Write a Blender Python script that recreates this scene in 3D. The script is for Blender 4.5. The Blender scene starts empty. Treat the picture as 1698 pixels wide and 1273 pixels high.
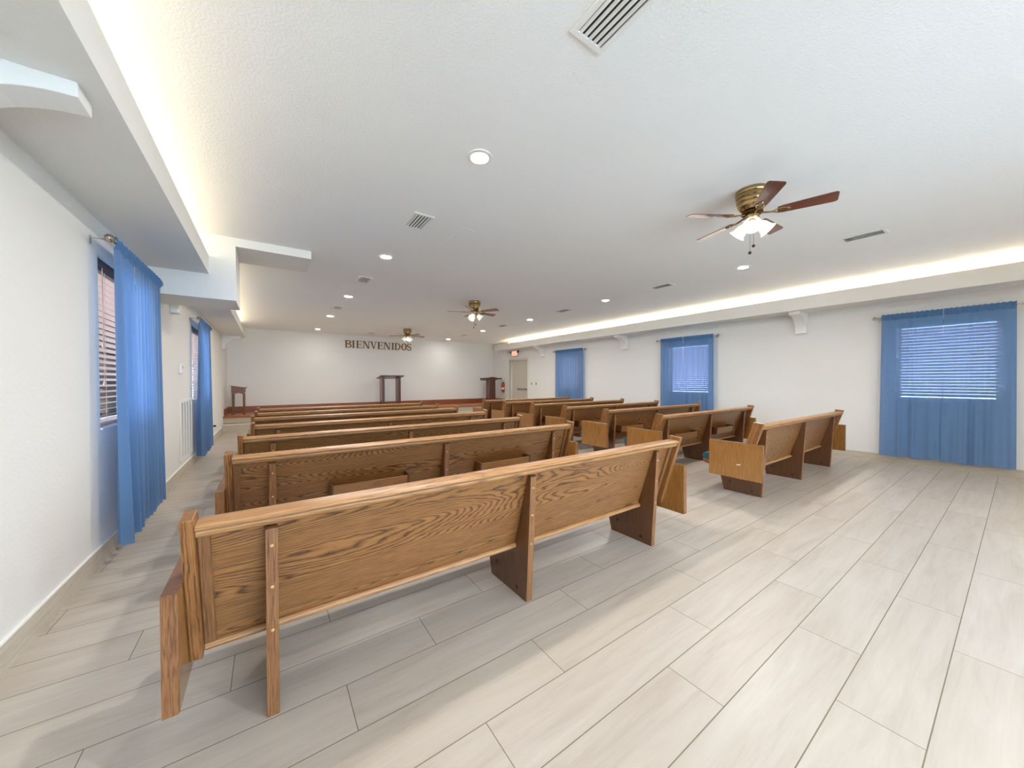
import bpy, bmesh, math, random
from mathutils import Vector, Matrix
random.seed(7)
PI = math.pi
S = bpy.context.scene
COL = S.collection

# ------------------------------------------------------------------ camera
yaw, pit, rol = 0.604046, 0.012878, -0.002292
fw = Vector((math.sin(yaw)*math.cos(pit), math.cos(yaw)*math.cos(pit), -math.sin(pit)))
rt = Vector((math.cos(yaw), -math.sin(yaw), 0)); up = rt.cross(fw)
r2 = rt*math.cos(rol) + up*math.sin(rol); u2 = r2.cross(fw)
cd = bpy.data.cameras.new('camera'); cam = bpy.data.objects.new('camera', cd); COL.objects.link(cam)
cd.sensor_width = 36; cd.lens = 585.31/1698*36; cd.shift_y = (638.978-636.5)/1698
cd.clip_start = 0.02; cd.clip_end = 200
M = Matrix((( r2.x, u2.x, -fw.x, 0), (r2.y, u2.y, -fw.y, 0), (r2.z, u2.z, -fw.z, 0), (0, 0, 0, 1)))
cam.matrix_world = Matrix.Translation((0, 0, 1.25)) @ M
S.camera = cam

# ------------------------------------------------------------------ world, view
W = bpy.data.worlds.new('world'); S.world = W; W.use_nodes = True
bg = W.node_tree.nodes['Background']
bg.inputs[0].default_value = (0.58, 0.74, 1.0, 1); bg.inputs[1].default_value = 3.4
S.view_settings.view_transform = 'Standard'; S.view_settings.look = 'None'
S.view_settings.gamma = 1; S.view_settings.use_curve_mapping = False
S.view_settings.exposure = 2.5
CAN_E, COVE_E, SHADE_E, BULB_E = 185.0, 4.4, .06, .38

# ------------------------------------------------------------------ room numbers
XL, XR, YB, YF, ZC = -0.956, 7.80, -3.4, 12.68, 2.785
WT = 0.16                                   # wall thickness

# ------------------------------------------------------------------ node helpers
def mat(name):
    m = bpy.data.materials.new(name); m.use_nodes = True
    nt = m.node_tree; nt.nodes.clear()
    out = nt.nodes.new('ShaderNodeOutputMaterial')
    return m, nt, out
def N(nt, t, **kw):
    n = nt.nodes.new(t)
    for k, v in kw.items():
        if k.startswith('i_'):
            key = k[2:]
            n.inputs[int(key) if key.isdigit() else key.replace('_', ' ')].default_value = v
        else: setattr(n, k, v)
    return n
def MA(nt, op, a, b=None, c=None):
    n = nt.nodes.new('ShaderNodeMath'); n.operation = op
    for i, v in enumerate((a, b, c)):
        if v is None: continue
        if isinstance(v, (int, float)): n.inputs[i].default_value = v
        else: nt.links.new(v, n.inputs[i])
    return n.outputs[0]
def MIX(nt, f, a, b):
    n = nt.nodes.new('ShaderNodeMix'); n.data_type = 'RGBA'
    for i, v in ((0, f), (6, a), (7, b)):
        if isinstance(v, (int, float)): n.inputs[i].default_value = v
        elif isinstance(v, tuple): n.inputs[i].default_value = (*v, 1)
        else: nt.links.new(v, n.inputs[i])
    return n.outputs[2]
def srgb(r, g, b):
    f = lambda c: (c/255/12.92) if c/255 <= .04045 else ((c/255+.055)/1.055)**2.4
    return (f(r), f(g), f(b))

def plain(name, col, rough=.5, metal=0.0, spec=.5, emis=None, es=0):
    m, nt, out = mat(name)
    p = N(nt, 'ShaderNodeBsdfPrincipled'); p.inputs['Base Color'].default_value = (*col, 1)
    p.inputs['Roughness'].default_value = rough; p.inputs['Metallic'].default_value = metal
    p.inputs['Specular IOR Level'].default_value = spec
    if emis:
        p.inputs['Emission Color'].default_value = (*emis, 1); p.inputs['Emission Strength'].default_value = es
    # a faint procedural variation of the surface
    no = N(nt, 'ShaderNodeTexNoise', i_Scale=60.0); bp_ = N(nt, 'ShaderNodeBump', i_Strength=.03, i_Distance=.002)
    nt.links.new(no.outputs[0], bp_.inputs['Height']); nt.links.new(bp_.outputs[0], p.inputs['Normal'])
    nt.links.new(p.outputs[0], out.inputs[0])
    return m

def plaster(name, col, scale, strength, dist):
    m, nt, out = mat(name)
    g = N(nt, 'ShaderNodeNewGeometry')
    p = N(nt, 'ShaderNodeBsdfPrincipled', i_Roughness=.75)
    p.inputs['Specular IOR Level'].default_value = .25
    n1 = N(nt, 'ShaderNodeTexNoise', i_Scale=scale, i_Detail=3.0, i_Roughness=.55)
    n2 = N(nt, 'ShaderNodeTexNoise', i_Scale=.9, i_Detail=3.0)
    for n in (n1, n2): nt.links.new(g.outputs['Position'], n.inputs['Vector'])
    c = MIX(nt, n2.outputs[0], tuple(v*.975 for v in col), tuple(min(1, v*1.02) for v in col))
    nt.links.new(c, p.inputs['Base Color'])
    r = N(nt, 'ShaderNodeValToRGB'); r.color_ramp.elements[0].position = .35; r.color_ramp.elements[1].position = .65
    nt.links.new(n1.outputs[0], r.inputs[0])
    b = N(nt, 'ShaderNodeBump', i_Strength=strength, i_Distance=dist)
    nt.links.new(r.outputs[0], b.inputs['Height']); nt.links.new(b.outputs[0], p.inputs['Normal'])
    nt.links.new(p.outputs[0], out.inputs[0])
    return m

def tile_floor(name):
    m, nt, out = mat(name)
    g = N(nt, 'ShaderNodeNewGeometry'); sp = N(nt, 'ShaderNodeSeparateXYZ'); nt.links.new(g.outputs['Position'], sp.inputs[0])
    x, y = sp.outputs[0], sp.outputs[1]
    ty = MA(nt, 'DIVIDE', MA(nt, 'SUBTRACT', y, .1737), .2332)
    k = MA(nt, 'FLOOR', ty); fy = MA(nt, 'FRACT', ty)
    off = MA(nt, 'MULTIPLY_ADD', MA(nt, 'FLOORED_MODULO', k, 3.0), .391, .644)
    tx = MA(nt, 'DIVIDE', MA(nt, 'SUBTRACT', x, off), 1.1725)
    kx = MA(nt, 'FLOOR', tx); fx = MA(nt, 'FRACT', tx)
    dy = MA(nt, 'MULTIPLY', MA(nt, 'MINIMUM', fy, MA(nt, 'SUBTRACT', 1.0, fy)), .2332)
    dx = MA(nt, 'MULTIPLY', MA(nt, 'MINIMUM', fx, MA(nt, 'SUBTRACT', 1.0, fx)), 1.1725)
    grout = MA(nt, 'MAXIMUM', MA(nt, 'LESS_THAN', dy, .0019), MA(nt, 'LESS_THAN', dx, .0016))
    cb = N(nt, 'ShaderNodeCombineXYZ'); nt.links.new(k, cb.inputs[0]); nt.links.new(kx, cb.inputs[1])
    wn = N(nt, 'ShaderNodeTexWhiteNoise'); nt.links.new(cb.outputs[0], wn.inputs[0])
    # grain runs along the plank, each tile has its own
    cg = N(nt, 'ShaderNodeCombineXYZ')
    nt.links.new(MA(nt, 'MULTIPLY', x, 1.0), cg.inputs[0]); nt.links.new(MA(nt, 'MULTIPLY', y, 9.0), cg.inputs[1])
    nt.links.new(MA(nt, 'MULTIPLY', wn.outputs[0], 50.0), cg.inputs[2])
    g1 = N(nt, 'ShaderNodeTexNoise', i_Scale=1.6, i_Detail=5.0, i_Roughness=.6, i_Distortion=.6); nt.links.new(cg.outputs[0], g1.inputs['Vector'])
    cg2 = N(nt, 'ShaderNodeCombineXYZ')
    nt.links.new(MA(nt, 'MULTIPLY', x, 4.0), cg2.inputs[0]); nt.links.new(MA(nt, 'MULTIPLY', y, 70.0), cg2.inputs[1])
    nt.links.new(MA(nt, 'MULTIPLY', wn.outputs[0], 30.0), cg2.inputs[2])
    g2 = N(nt, 'ShaderNodeTexNoise', i_Scale=1.5, i_Detail=4.0, i_Roughness=.6); nt.links.new(cg2.outputs[0], g2.inputs['Vector'])
    ra = N(nt, 'ShaderNodeValToRGB'); e = ra.color_ramp.elements
    e[0].position = .28; e[0].color = (*TILE[0], 1); e[1].position = .68; e[1].color = (*TILE[2], 1)
    e2 = ra.color_ramp.elements.new(.47); e2.color = (*TILE[1], 1)
    nt.links.new(MA(nt, 'ADD', MA(nt, 'MULTIPLY', g1.outputs[0], .8), MA(nt, 'MULTIPLY', g2.outputs[0], .2)), ra.inputs[0])
    tint = MIX(nt, wn.outputs[0], (.96, .95, .93), (1.02, 1.02, 1.03))
    mu = N(nt, 'ShaderNodeMix', data_type='RGBA', blend_type='MULTIPLY'); mu.inputs[0].default_value = 1
    nt.links.new(ra.outputs[0], mu.inputs[6]); nt.links.new(tint, mu.inputs[7])
    c = MIX(nt, grout, mu.outputs[2], srgb(122, 110, 92))
    p = N(nt, 'ShaderNodeBsdfPrincipled'); p.inputs['Specular IOR Level'].default_value = .4
    nt.links.new(c, p.inputs['Base Color'])
    nt.links.new(MA(nt, 'MULTIPLY_ADD', grout, .4, .36), p.inputs['Roughness'])
    b = N(nt, 'ShaderNodeBump', i_Strength=.5, i_Distance=.0015, invert=True); nt.links.new(grout, b.inputs['Height'])
    nt.links.new(b.outputs[0], p.inputs['Normal']); nt.links.new(p.outputs[0], out.inputs[0])
    return m
TILE = (srgb(173, 161, 147), srgb(186, 175, 162), srgb(195, 186, 174))

def wood(name, axis, light, mid, dark, contrast=1.0, rough=.33, shear=0.0, freq=150.0, across=4.0, along=.32, coat=.25):
    """oak: contour lines of a noise stretched along the grain axis, plus fine pores"""
    m, nt, out = mat(name)
    tc = N(nt, 'ShaderNodeTexCoord'); oi = N(nt, 'ShaderNodeObjectInfo')
    sp = N(nt, 'ShaderNodeSeparateXYZ'); nt.links.new(tc.outputs['Object'], sp.inputs[0])
    comp = [sp.outputs[0], MA(nt, 'MULTIPLY_ADD', sp.outputs[2], shear, sp.outputs[1]), sp.outputs[2]]   # follows a slanted board
    def vec(a, c, z):
        cb = N(nt, 'ShaderNodeCombineXYZ')
        for i in range(3):
            nt.links.new(MA(nt, 'MULTIPLY', comp[i], a if i == 'xyz'.index(axis) else c), cb.inputs[i])
        ad = N(nt, 'ShaderNodeVectorMath', operation='ADD'); rc = N(nt, 'ShaderNodeCombineXYZ')
        nt.links.new(MA(nt, 'MULTIPLY', oi.outputs['Random'], z), rc.inputs[0]); nt.links.new(MA(nt, 'MULTIPLY', oi.outputs['Random'], z*.7), rc.inputs[2])
        nt.links.new(cb.outputs[0], ad.inputs[0]); nt.links.new(rc.outputs[0], ad.inputs[1])
        return ad.outputs[0]
    n1 = N(nt, 'ShaderNodeTexNoise', i_Scale=1.0, i_Detail=1.5, i_Roughness=.35); nt.links.new(vec(along, across, 40.0), n1.inputs['Vector'])
    j = N(nt, 'ShaderNodeTexNoise', i_Scale=1.0, i_Detail=2.0); nt.links.new(vec(11.0, 38.0, 13.0), j.inputs['Vector'])
    fine = N(nt, 'ShaderNodeTexNoise', i_Scale=1.0, i_Detail=3.0, i_Roughness=.65); nt.links.new(vec(9.0, 260.0, 21.0), fine.inputs['Vector'])
    ph = MA(nt, 'ADD', MA(nt, 'MULTIPLY', n1.outputs[0], freq), MA(nt, 'MULTIPLY', j.outputs[0], 1.1))
    fr = MA(nt, 'FRACT', ph)
    # sharp dark late wood line then fading
    line = MA(nt, 'POWER', MA(nt, 'SUBTRACT', 1.0, MA(nt, 'ABSOLUTE', MA(nt, 'MULTIPLY_ADD', fr, 2.0, -1.0))), 2.6)
    v = MA(nt, 'ADD', MA(nt, 'MULTIPLY', line, .52*contrast), MA(nt, 'MULTIPLY_ADD', fine.outputs[0], 1.15, -.26))
    ra = N(nt, 'ShaderNodeValToRGB'); e = ra.color_ramp.elements
    e[0].position = .18; e[0].color = (*light, 1); e[1].position = .92; e[1].color = (*dark, 1)
    e2 = e.new(.50); e2.color = (*mid, 1)
    nt.links.new(v, ra.inputs[0])
    p = N(nt, 'ShaderNodeBsdfPrincipled', i_Roughness=rough); nt.links.new(ra.outputs[0], p.inputs['Base Color'])
    p.inputs['Coat Weight'].default_value = coat; p.inputs['Coat Roughness'].default_value = .18
    b = N(nt, 'ShaderNodeBump', i_Strength=.12, i_Distance=.001); nt.links.new(v, b.inputs['Height'])
    nt.links.new(b.outputs[0], p.inputs['Normal']); nt.links.new(p.outputs[0], out.inputs[0])
    return m

def fabric(name, col, transp=0.0, transl=0.0, weave=900.0):
    m, nt, out = mat(name)
    tc = N(nt, 'ShaderNodeTexCoord')
    w = N(nt, 'ShaderNodeTexNoise', i_Scale=weave, i_Detail=1.0); nt.links.new(tc.outputs['Object'], w.inputs['Vector'])
    c = MIX(nt, w.outputs[0], tuple(v*.88 for v in col), tuple(v*1.1 for v in col))
    d = N(nt, 'ShaderNodeBsdfPrincipled', i_Roughness=.75); nt.links.new(c, d.inputs['Base Color'])
    d.inputs['Sheen Weight'].default_value = .25
    last = d.outputs[0]
    if transl:
        t = N(nt, 'ShaderNodeBsdfTranslucent'); nt.links.new(c, t.inputs[0])
        mx = N(nt, 'ShaderNodeMixShader', i_0=transl); nt.links.new(last, mx.inputs[1]); nt.links.new(t.outputs[0], mx.inputs[2]); last = mx.outputs[0]
    if transp:
        t = N(nt, 'ShaderNodeBsdfTransparent'); t.inputs[0].default_value = (.52, .56, .92, 1)
        mx = N(nt, 'ShaderNodeMixShader', i_0=transp); nt.links.new(last, mx.inputs[1]); nt.links.new(t.outputs[0], mx.inputs[2]); last = mx.outputs[0]
    nt.links.new(last, out.inputs[0])
    return m

def emission(name, col, s):
    m, nt, out = mat(name)
    e = N(nt, 'ShaderNodeEmission'); e.inputs[0].default_value = (*col, 1); e.inputs[1].default_value = s
    nt.links.new(e.outputs[0], out.inputs[0]); return m

def glass_pane(name):
    m, nt, out = mat(name)
    t = N(nt, 'ShaderNodeBsdfTransparent'); t.inputs[0].default_value = (.93, .97, .97, 1)
    g = N(nt, 'ShaderNodeBsdfGlossy', i_Roughness=.03); fr = N(nt, 'ShaderNodeFresnel', i_IOR=1.45)
    mx = N(nt, 'ShaderNodeMixShader'); nt.links.new(fr.outputs[0], mx.inputs[0]); nt.links.new(t.outputs[0], mx.inputs[1]); nt.links.new(g.outputs[0], mx.inputs[2])
    nt.links.new(mx.outputs[0], out.inputs[0]); return m

def shade_glass(name, s):
    m, nt, out = mat(name)
    lw = N(nt, 'ShaderNodeLayerWeight', i_Blend=.35)
    d = N(nt, 'ShaderNodeBsdfPrincipled', i_Roughness=.25); d.inputs['Base Color'].default_value = (.72, .72, .70, 1)
    t = N(nt, 'ShaderNodeBsdfTranslucent'); t.inputs[0].default_value = (.8, .8, .78, 1)
    mx = N(nt, 'ShaderNodeMixShader', i_0=.5); nt.links.new(d.outputs[0], mx.inputs[1]); nt.links.new(t.outputs[0], mx.inputs[2])
    e = N(nt, 'ShaderNodeEmission'); e.inputs[0].default_value = (1, .96, .9, 1); e.inputs[1].default_value = s
    ad = N(nt, 'ShaderNodeAddShader'); nt.links.new(mx.outputs[0], ad.inputs[0]); nt.links.new(e.outputs[0], ad.inputs[1])
    nt.links.new(ad.outputs[0], out.inputs[0]); return m

OL, OM, OD = srgb(162, 112, 63), srgb(133, 88, 47), srgb(62, 37, 19)
WALL = plaster('wall_plaster', srgb(233, 231, 225), 55, .22, .004)
CEIL = plaster('ceiling_texture', srgb(246, 246, 244), 75, .22, .004)
FLOOR = tile_floor('wood_look_tile')
OAKX = wood('oak_lengthwise', 'x', OL, OM, OD, 1.15)
OAKR = wood('oak_rail_lit_tone', 'x', srgb(188, 140, 90), srgb(160, 113, 68), srgb(100, 65, 36), .7, across=9, freq=24, coat=.08, rough=.42)  # paler oak: the light falling on the top rail is put into the tone
OAKK = wood('oak_rack_board', 'x', srgb(160, 114, 66), srgb(138, 94, 52), srgb(92, 58, 30), .5, across=12, freq=20)
OAKZ = wood('oak_upright', 'z', srgb(164, 111, 60), srgb(136, 88, 45), srgb(66, 38, 18), 1.0, along=.45, across=30, freq=13, shear=.302)
STILE = wood('oak_stile', 'z', srgb(150, 102, 62), srgb(128, 84, 49), srgb(78, 47, 26), .8, along=.6, across=40, freq=12, shear=.307)
OAKP = wood('oak_plywood_shaded_tone', 'z', srgb(108, 66, 34), srgb(88, 52, 26), srgb(58, 32, 15), .35, along=1.5, across=9, freq=7, coat=.6)  # dark oak: shade on the support sides is put into the colour
OAKA = wood('oak_veneer_arm', 'z', srgb(168, 117, 60), srgb(146, 97, 46), srgb(104, 65, 29), .3, along=1.2, across=10, freq=7, coat=1.0, rough=.22)
EDGE = wood('oak_edge_band', 'z', srgb(150, 102, 62), srgb(128, 84, 49), srgb(78, 47, 26), .8, along=.6, across=40, freq=12, shear=.06)
MAHOG = wood('dark_mahogany', 'z', srgb(98, 46, 30), srgb(78, 34, 22), srgb(46, 20, 14), .4, coat=.7)
MAHOGX = wood('dark_mahogany_lengthwise', 'x', srgb(84, 50, 36), srgb(64, 38, 27), srgb(40, 24, 17), .4, coat=.7)
BLADE = wood('fan_blade_mahogany', 'x', srgb(122, 56, 36), srgb(96, 42, 28), srgb(62, 26, 18), .5, across=14, freq=8, coat=.9)
DESKW = wood('desk_walnut', 'z', srgb(128, 86, 46), srgb(104, 66, 34), srgb(64, 38, 20), .6, along=1, across=12, freq=8)
REDW = wood('stage_red_oak', 'x', srgb(160, 92, 56), srgb(136, 72, 42), srgb(92, 46, 26), .6, along=.7, across=12, freq=9)
REDWY = wood('stage_red_oak_crosswise', 'y', srgb(160, 92, 56), srgb(136, 72, 42), srgb(92, 46, 26), .6, along=.7, across=12, freq=9)
STAGEW = wood('stage_floor_oak', 'x', srgb(206, 150, 104), srgb(186, 128, 86), srgb(150, 98, 62), .5, along=.7, across=12, freq=9)
def base_tile(name, axis):
    return wood(name, axis, srgb(206, 196, 178), srgb(190, 178, 158), srgb(162, 148, 128), .35, along=.9, across=10, freq=5, rough=.4, coat=0)
BASEY, BASEX = base_tile('baseboard_tile_y', 'y'), base_tile('baseboard_tile_x', 'x')
WHITE = plain('white_paint', srgb(238, 237, 232), .45)
CAULK = plain('white_caulk', srgb(244, 243, 238), .5)
DOORP = plain('door_grey_beige_paint', srgb(206, 198, 182), .4)
FRAMEP = plain('door_frame_paint', srgb(222, 218, 206), .4)
METAL = plain('brushed_metal', srgb(170, 166, 158), .3, 1)
NICKEL = plain('satin_nickel', srgb(190, 178, 160), .28, 1)
BRASS = plain('antique_brass', srgb(168, 142, 100), .25, 1)
BRASSD = plain('dark_brass', srgb(92, 70, 42), .3, 1)
LETTER = plain('bronze_letter', srgb(134, 94, 48), .45, .3)
CURT = fabric('blue_sheer_curtain', srgb(108, 146, 188), .20, .24)
CURTH = fabric('blue_curtain_hem', srgb(90, 136, 184), .05, .38)
TEAL = fabric('teal_upholstery', srgb(20, 84, 106), weave=500)
SLAT = plain('blind_slat', srgb(214, 176, 152), .4)
VALANCE = plain('blind_valance_backlit_tone', srgb(70, 42, 32), .4)  # darkness against the window light is put into this brown
VINYL = plain('white_vinyl_window_frame', srgb(240, 242, 245), .3)
PANE = glass_pane('window_pane')
BLACK = plain('black_plastic', srgb(28, 27, 26), .4)
DARK = plain('duct_shade_paint', srgb(44, 42, 38), .8)  # dark colour that stands for the shade inside ducts
RED = plain('extinguisher_red', srgb(178, 36, 26), .3)
CREAM = plain('cream_plastic', srgb(226, 222, 208), .4)
SCREW = plain('wood_plug', srgb(206, 160, 108), .3)
HOLE = plain('bolt_hole_shade', srgb(36, 22, 14), .6)  # dark colour that stands for the shade inside bolt holes
CAN = emission('downlight_lens', (1, .965, .915), CAN_E)
CAND = emission('downlight_lens_dim', (1, .96, .9), CAN_E*.2)
CANFILL = emission('added_fill_lens_rear', (1, .96, .9), CAN_E*.72)  # lens of the fill downlights added behind the camera
COVEL = emission('cove_led_dim', (1, .88, .68), COVE_E*.5)
COVE = emission('cove_led', (1, .88, .68), COVE_E)
SHADE = shade_glass('frosted_shade', SHADE_E)
EXITR = plain('exit_letters', srgb(240, 90, 80), .4, emis=(1, .12, .08), es=.35)
EXITB = plain('exit_face', srgb(248, 214, 196), .4, emis=(1, .6, .5), es=.12)
BOUNCE = plain('pale_bounce_ground', srgb(226, 224, 216), .9)  # unseen ground colour, pale so that it throws daylight indoors

# ------------------------------------------------------------------ mesh helpers
def box(bm, x0, x1, y0, y1, z0, z1):
    v = [bm.verts.new(p) for p in ((x0,y0,z0),(x1,y0,z0),(x1,y1,z0),(x0,y1,z0),(x0,y0,z1),(x1,y0,z1),(x1,y1,z1),(x0,y1,z1))]
    for f in ((3,2,1,0),(4,5,6,7),(0,1,5,4),(1,2,6,5),(2,3,7,6),(3,0,4,7)): bm.faces.new([v[i] for i in f])
def prism(bm, pts, a0, a1, axis='x'):
    """pts: outline in the two other axes (x: (y,z), y: (x,z), z: (x,y)), extruded from a0 to a1"""
    def P(p, a):
        return {'x': (a, p[0], p[1]), 'y': (p[0], a, p[1]), 'z': (p[0], p[1], a)}[axis]
    A = [bm.verts.new(P(p, a0)) for p in pts]; B = [bm.verts.new(P(p, a1)) for p in pts]
    n = len(pts); bm.faces.new(A[::-1]); bm.faces.new(B)
    for i in range(n): bm.faces.new((A[i], A[(i+1) % n], B[(i+1) % n], B[i]))
def lathe(bm, prof, c=(0, 0, 0), n=24, mtx=None, cap=True):
    """prof: list of (radius, height)"""
    rings = []
    for r, h in prof:
        ring = []
        for i in range(n):
            a = 2*PI*i/n; p = Vector((r*math.cos(a), r*math.sin(a), h))
            if mtx: p = mtx @ p
            ring.append(bm.verts.new(p + Vector(c)))
        rings.append(ring)
    for a, b in zip(rings, rings[1:]):
        for i in range(n): bm.faces.new((a[i], a[(i+1) % n], b[(i+1) % n], b[i]))
    if cap: bm.faces.new(rings[0][::-1]); bm.faces.new(rings[-1])
def tube(bm, pts, r, n=8):
    rings = []
    pts = [Vector(p) for p in pts]
    for i, p in enumerate(pts):
        d = (pts[min(i+1, len(pts)-1)] - pts[max(i-1, 0)]).normalized()
        a = d.orthogonal().normalized()
        if rings:
            a = (prev - d*prev.dot(d)).normalized()
        prev = a; b = d.cross(a)
        rings.append([bm.verts.new(p + r*(math.cos(2*PI*k/n)*a + math.sin(2*PI*k/n)*b)) for k in range(n)])
    for u, v in zip(rings, rings[1:]):
        for i in range(n): bm.faces.new((u[i], u[(i+1) % n], v[(i+1) % n], v[i]))
    bm.faces.new(rings[0][::-1]); bm.faces.new(rings[-1])
def bmn(): return bmesh.new()
def obj(name, bm, m, parent=None, bevel=0, smooth=False, seg=2):
    bmesh.ops.recalc_face_normals(bm, faces=bm.faces)
    me = bpy.data.meshes.new(name); bm.to_mesh(me); bm.free()
    me.materials.append(m)
    if smooth:
        for p in me.polygons: p.use_smooth = True
        try: me.set_sharp_from_angle(angle=math.radians(38))
        except Exception: pass
    o = bpy.data.objects.new(name, me); COL.objects.link(o)
    if parent: o.parent = parent
    if bevel:
        b = o.modifiers.new('bevel', 'BEVEL'); b.width = bevel; b.segments = seg; b.limit_method = 'ANGLE'
    return o
def obox(name, m, x0, x1, y0, y1, z0, z1, parent=None, bevel=0):
    bm = bmn(); box(bm, x0, x1, y0, y1, z0, z1); return obj(name, bm, m, parent, bevel)
def struct(o): o['kind'] = 'structure'; return o
def tag(o, label, cat, group=None):
    o['label'] = label; o['category'] = cat
    if group: o['group'] = group
    return o
def thing(name, label, cat, loc=(0, 0, 0), rz=0, group=None):
    o = bpy.data.objects.new(name, None); COL.objects.link(o); o.empty_display_size = .1
    o.location = loc; o.rotation_euler = (0, 0, rz)
    return tag(o, label, cat, group)
def copytree(o, parent=None):
    c = o.copy(); COL.objects.link(c)
    if parent: c.parent = parent
    for ch in list(KIDS.get(o.name, [])): copytree(ch, c)
    return c
KIDS = {}
def note_kids():
    KIDS.clear()
    for o in bpy.data.objects:
        if o.parent: KIDS.setdefault(o.parent.name, []).append(o)
def wall_y(name, x0, x1, y0, y1, z0, z1, holes, m=WALL):
    """wall running along Y with rectangular openings (ya, yb, za, zb)"""
    ys = sorted({y0, y1, *[h[0] for h in holes], *[h[1] for h in holes]}); bm = bmn()
    for a, b in zip(ys, ys[1:]):
        hs = sorted([(h[2], h[3]) for h in holes if h[0] <= a and h[1] >= b]); z = z0
        for za, zb in hs:
            if za > z: box(bm, x0, x1, a, b, z, za)
            z = zb
        if z < z1: box(bm, x0, x1, a, b, z, z1)
    return struct(obj(name, bm, m))

# ================================================================== the room
LW = [(3.61, 4.54, .92, 2.12), (7.18, 8.11, .92, 2.12)]                  # left windows
RW = [(.16, 1.10, .95, 2.10), (3.86, 4.79, .95, 2.10), (7.63, 8.57, .95, 2.10)]
FILLW = [(0.0, 4.2)]                                            # unseen window behind the camera, added and sized for daylight fill
DOOR = (10.31, 11.45, 0.0, 2.05)
struct(obox('floor', FLOOR, XL-WT, XR+WT, YB-WT, YF+WT, -.12, 0))
struct(obox('ceiling', CEIL, XL-WT, XR+WT, YB-WT, YF+WT, ZC, ZC+.12))
wall_y('wall_left', XL-WT, XL, YB, YF, 0, ZC, LW)
wall_y('wall_right', XR, XR+WT, YB, YF, 0, ZC, RW+[DOOR])
struct(obox('wall_far', WALL, XL-WT, XR+WT, YF, YF+WT, 0, ZC))
bm = bmn(); xs = [XL-WT, FILLW[0][0], FILLW[0][1], XR+WT]
for i in range(3):
    if i == 1: box(bm, xs[i], xs[i+1], YB-WT, YB, 0, .25); box(bm, xs[i], xs[i+1], YB-WT, YB, 2.2, ZC)
    else: box(bm, xs[i], xs[i+1], YB-WT, YB, 0, ZC)
struct(obj('wall_back', bm, WALL))

# ceiling joint: faint repaired seam (a wide, hardly raised plaster band)
bm = bmn()
for y0, y1, w in ((.6, 5.6, .07), ):
    prism(bm, [(1.62, ZC+.001), (1.62, ZC-.0015), (1.62+w, ZC-.003), (1.62+2*w, ZC-.0015), (1.62+2*w, ZC+.001)], 3.2, YF, 'y')
struct(obj('trim_10', bm, CEIL))

# soffits with a raised front lip: light troughs
def soffit(name, xw, xf, y0, y1, zb, zt):
    s = 1 if xf > xw else -1; bm = bmn(); t = .02
    prism(bm, [(xw, zb), (xf, zb), (xf, zt), (xf-s*t, zt), (xf-s*t, zb+t), (xw, zb+t)], y0, y1, 'y')
    return struct(obj(name, bm, WALL))
soffit('trim_1', XL, -.495, YB, 4.80, 2.365, 2.55)
soffit('trim_2', XL, -.495, 5.43, 11.85, 2.415, 2.59)
soffit('trim_3', XR, 7.33, YB, 11.85, 2.43, 2.648)
# header of the old partition and the stub of its beam
bm = bmn()
prism(bm, [(XL, 2.115), (-.276, 2.115), (-.276, 2.695), (.432, 2.695), (.432, ZC), (XL, ZC)], 4.80, 5.43, 'y')
struct(obj('trim_4', bm, WALL))
# raised block at the far end of the right trough
bm = bmn(); prism(bm, [(7.36, 2.64), (7.42, 2.64), (7.62, ZC), (7.52, ZC)], 10.98, 11.10, 'y'); struct(obj('trim_5', bm, WALL))

# tile baseboards
struct(obox('baseboard_left', BASEY, XL, XL+.011, YB, 11.3, 0, .128))
struct(obox('trim_6', CAULK, XL, XL+.013, YB, 11.3, .128, .137))
bm = bmn(); box(bm, XR-.011, XR, YB, DOOR[0]-.12, 0, .112); struct(obj('baseboard_right', bm, BASEY))

# stage: two tiled steps, red oak deck
st = struct(obox('floor_2', STAGEW, XL+.001, XR-.001, 11.5, YF-.001, .30, .36))
obox('stage_riser', BASEX, XL+.002, XR-.002, 11.52, 11.545, .18, .30, st)
obox('stage_nosing', REDW, XL+.002, XR-.002, 11.485, 11.52, .335, .362, st, .004)
obox('stage_fill', BASEX, XL+.002, XR-.002, 11.545, YF-.002, .0, .30, st)
s2 = struct(obox('floor_3', BASEX, XL+.001, XR-.001, 11.2, 11.52, 0, .172))
obox('step_nosing', CAULK, XL+.002, XR-.002, 11.19, 11.225, .168, .182, s2, .003)
struct(obox('baseboard_far', REDW, XL+.02, XR-.02, YF-.022, YF, .36, .53))
struct(obox('trim_7', REDWY, XL, XL+.02, 11.72, YF, .36, .53))
struct(obox('trim_8', REDWY, XR-.02, XR, 11.78, YF, .36, .53))
obox('trim_cap', REDW, XL+.02, XR-.02, YF-.03, YF, .53, .542, bpy.data.objects['baseboard_far'])

# door in the right wall
d = struct(obox('door_1', DOORP, XR+.10, XR+.145, DOOR[0]+.03, DOOR[1]-.03, .01, DOOR[3]-.03, None, .003))
obox('push_bar', METAL, XR+.045, XR+.075, 10.36, 11.02, .925, .965, d, .008)
obox('bar_mount', METAL, XR+.05, XR+.10, 10.36, 10.44, .905, .985, d, .006)
obox('bar_mount', METAL, XR+.05, XR+.10, 10.94, 11.02, .905, .985, d, .006)
bm = bmn()
for a, b, z0, z1 in ((DOOR[1], DOOR[1]+.07, 0, 2.12), (DOOR[0]-.07, DOOR[0], 0, 2.12), (DOOR[0], DOOR[1], DOOR[3], 2.12)):
    box(bm, XR-.018, XR+.02, a, b, z0, z1)
box(bm, XR+.02, XR+.16, DOOR[1]-.03, DOOR[1], 0, DOOR[3]); box(bm, XR+.02, XR+.16, DOOR[0], DOOR[0]+.03, 0, DOOR[3])
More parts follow.
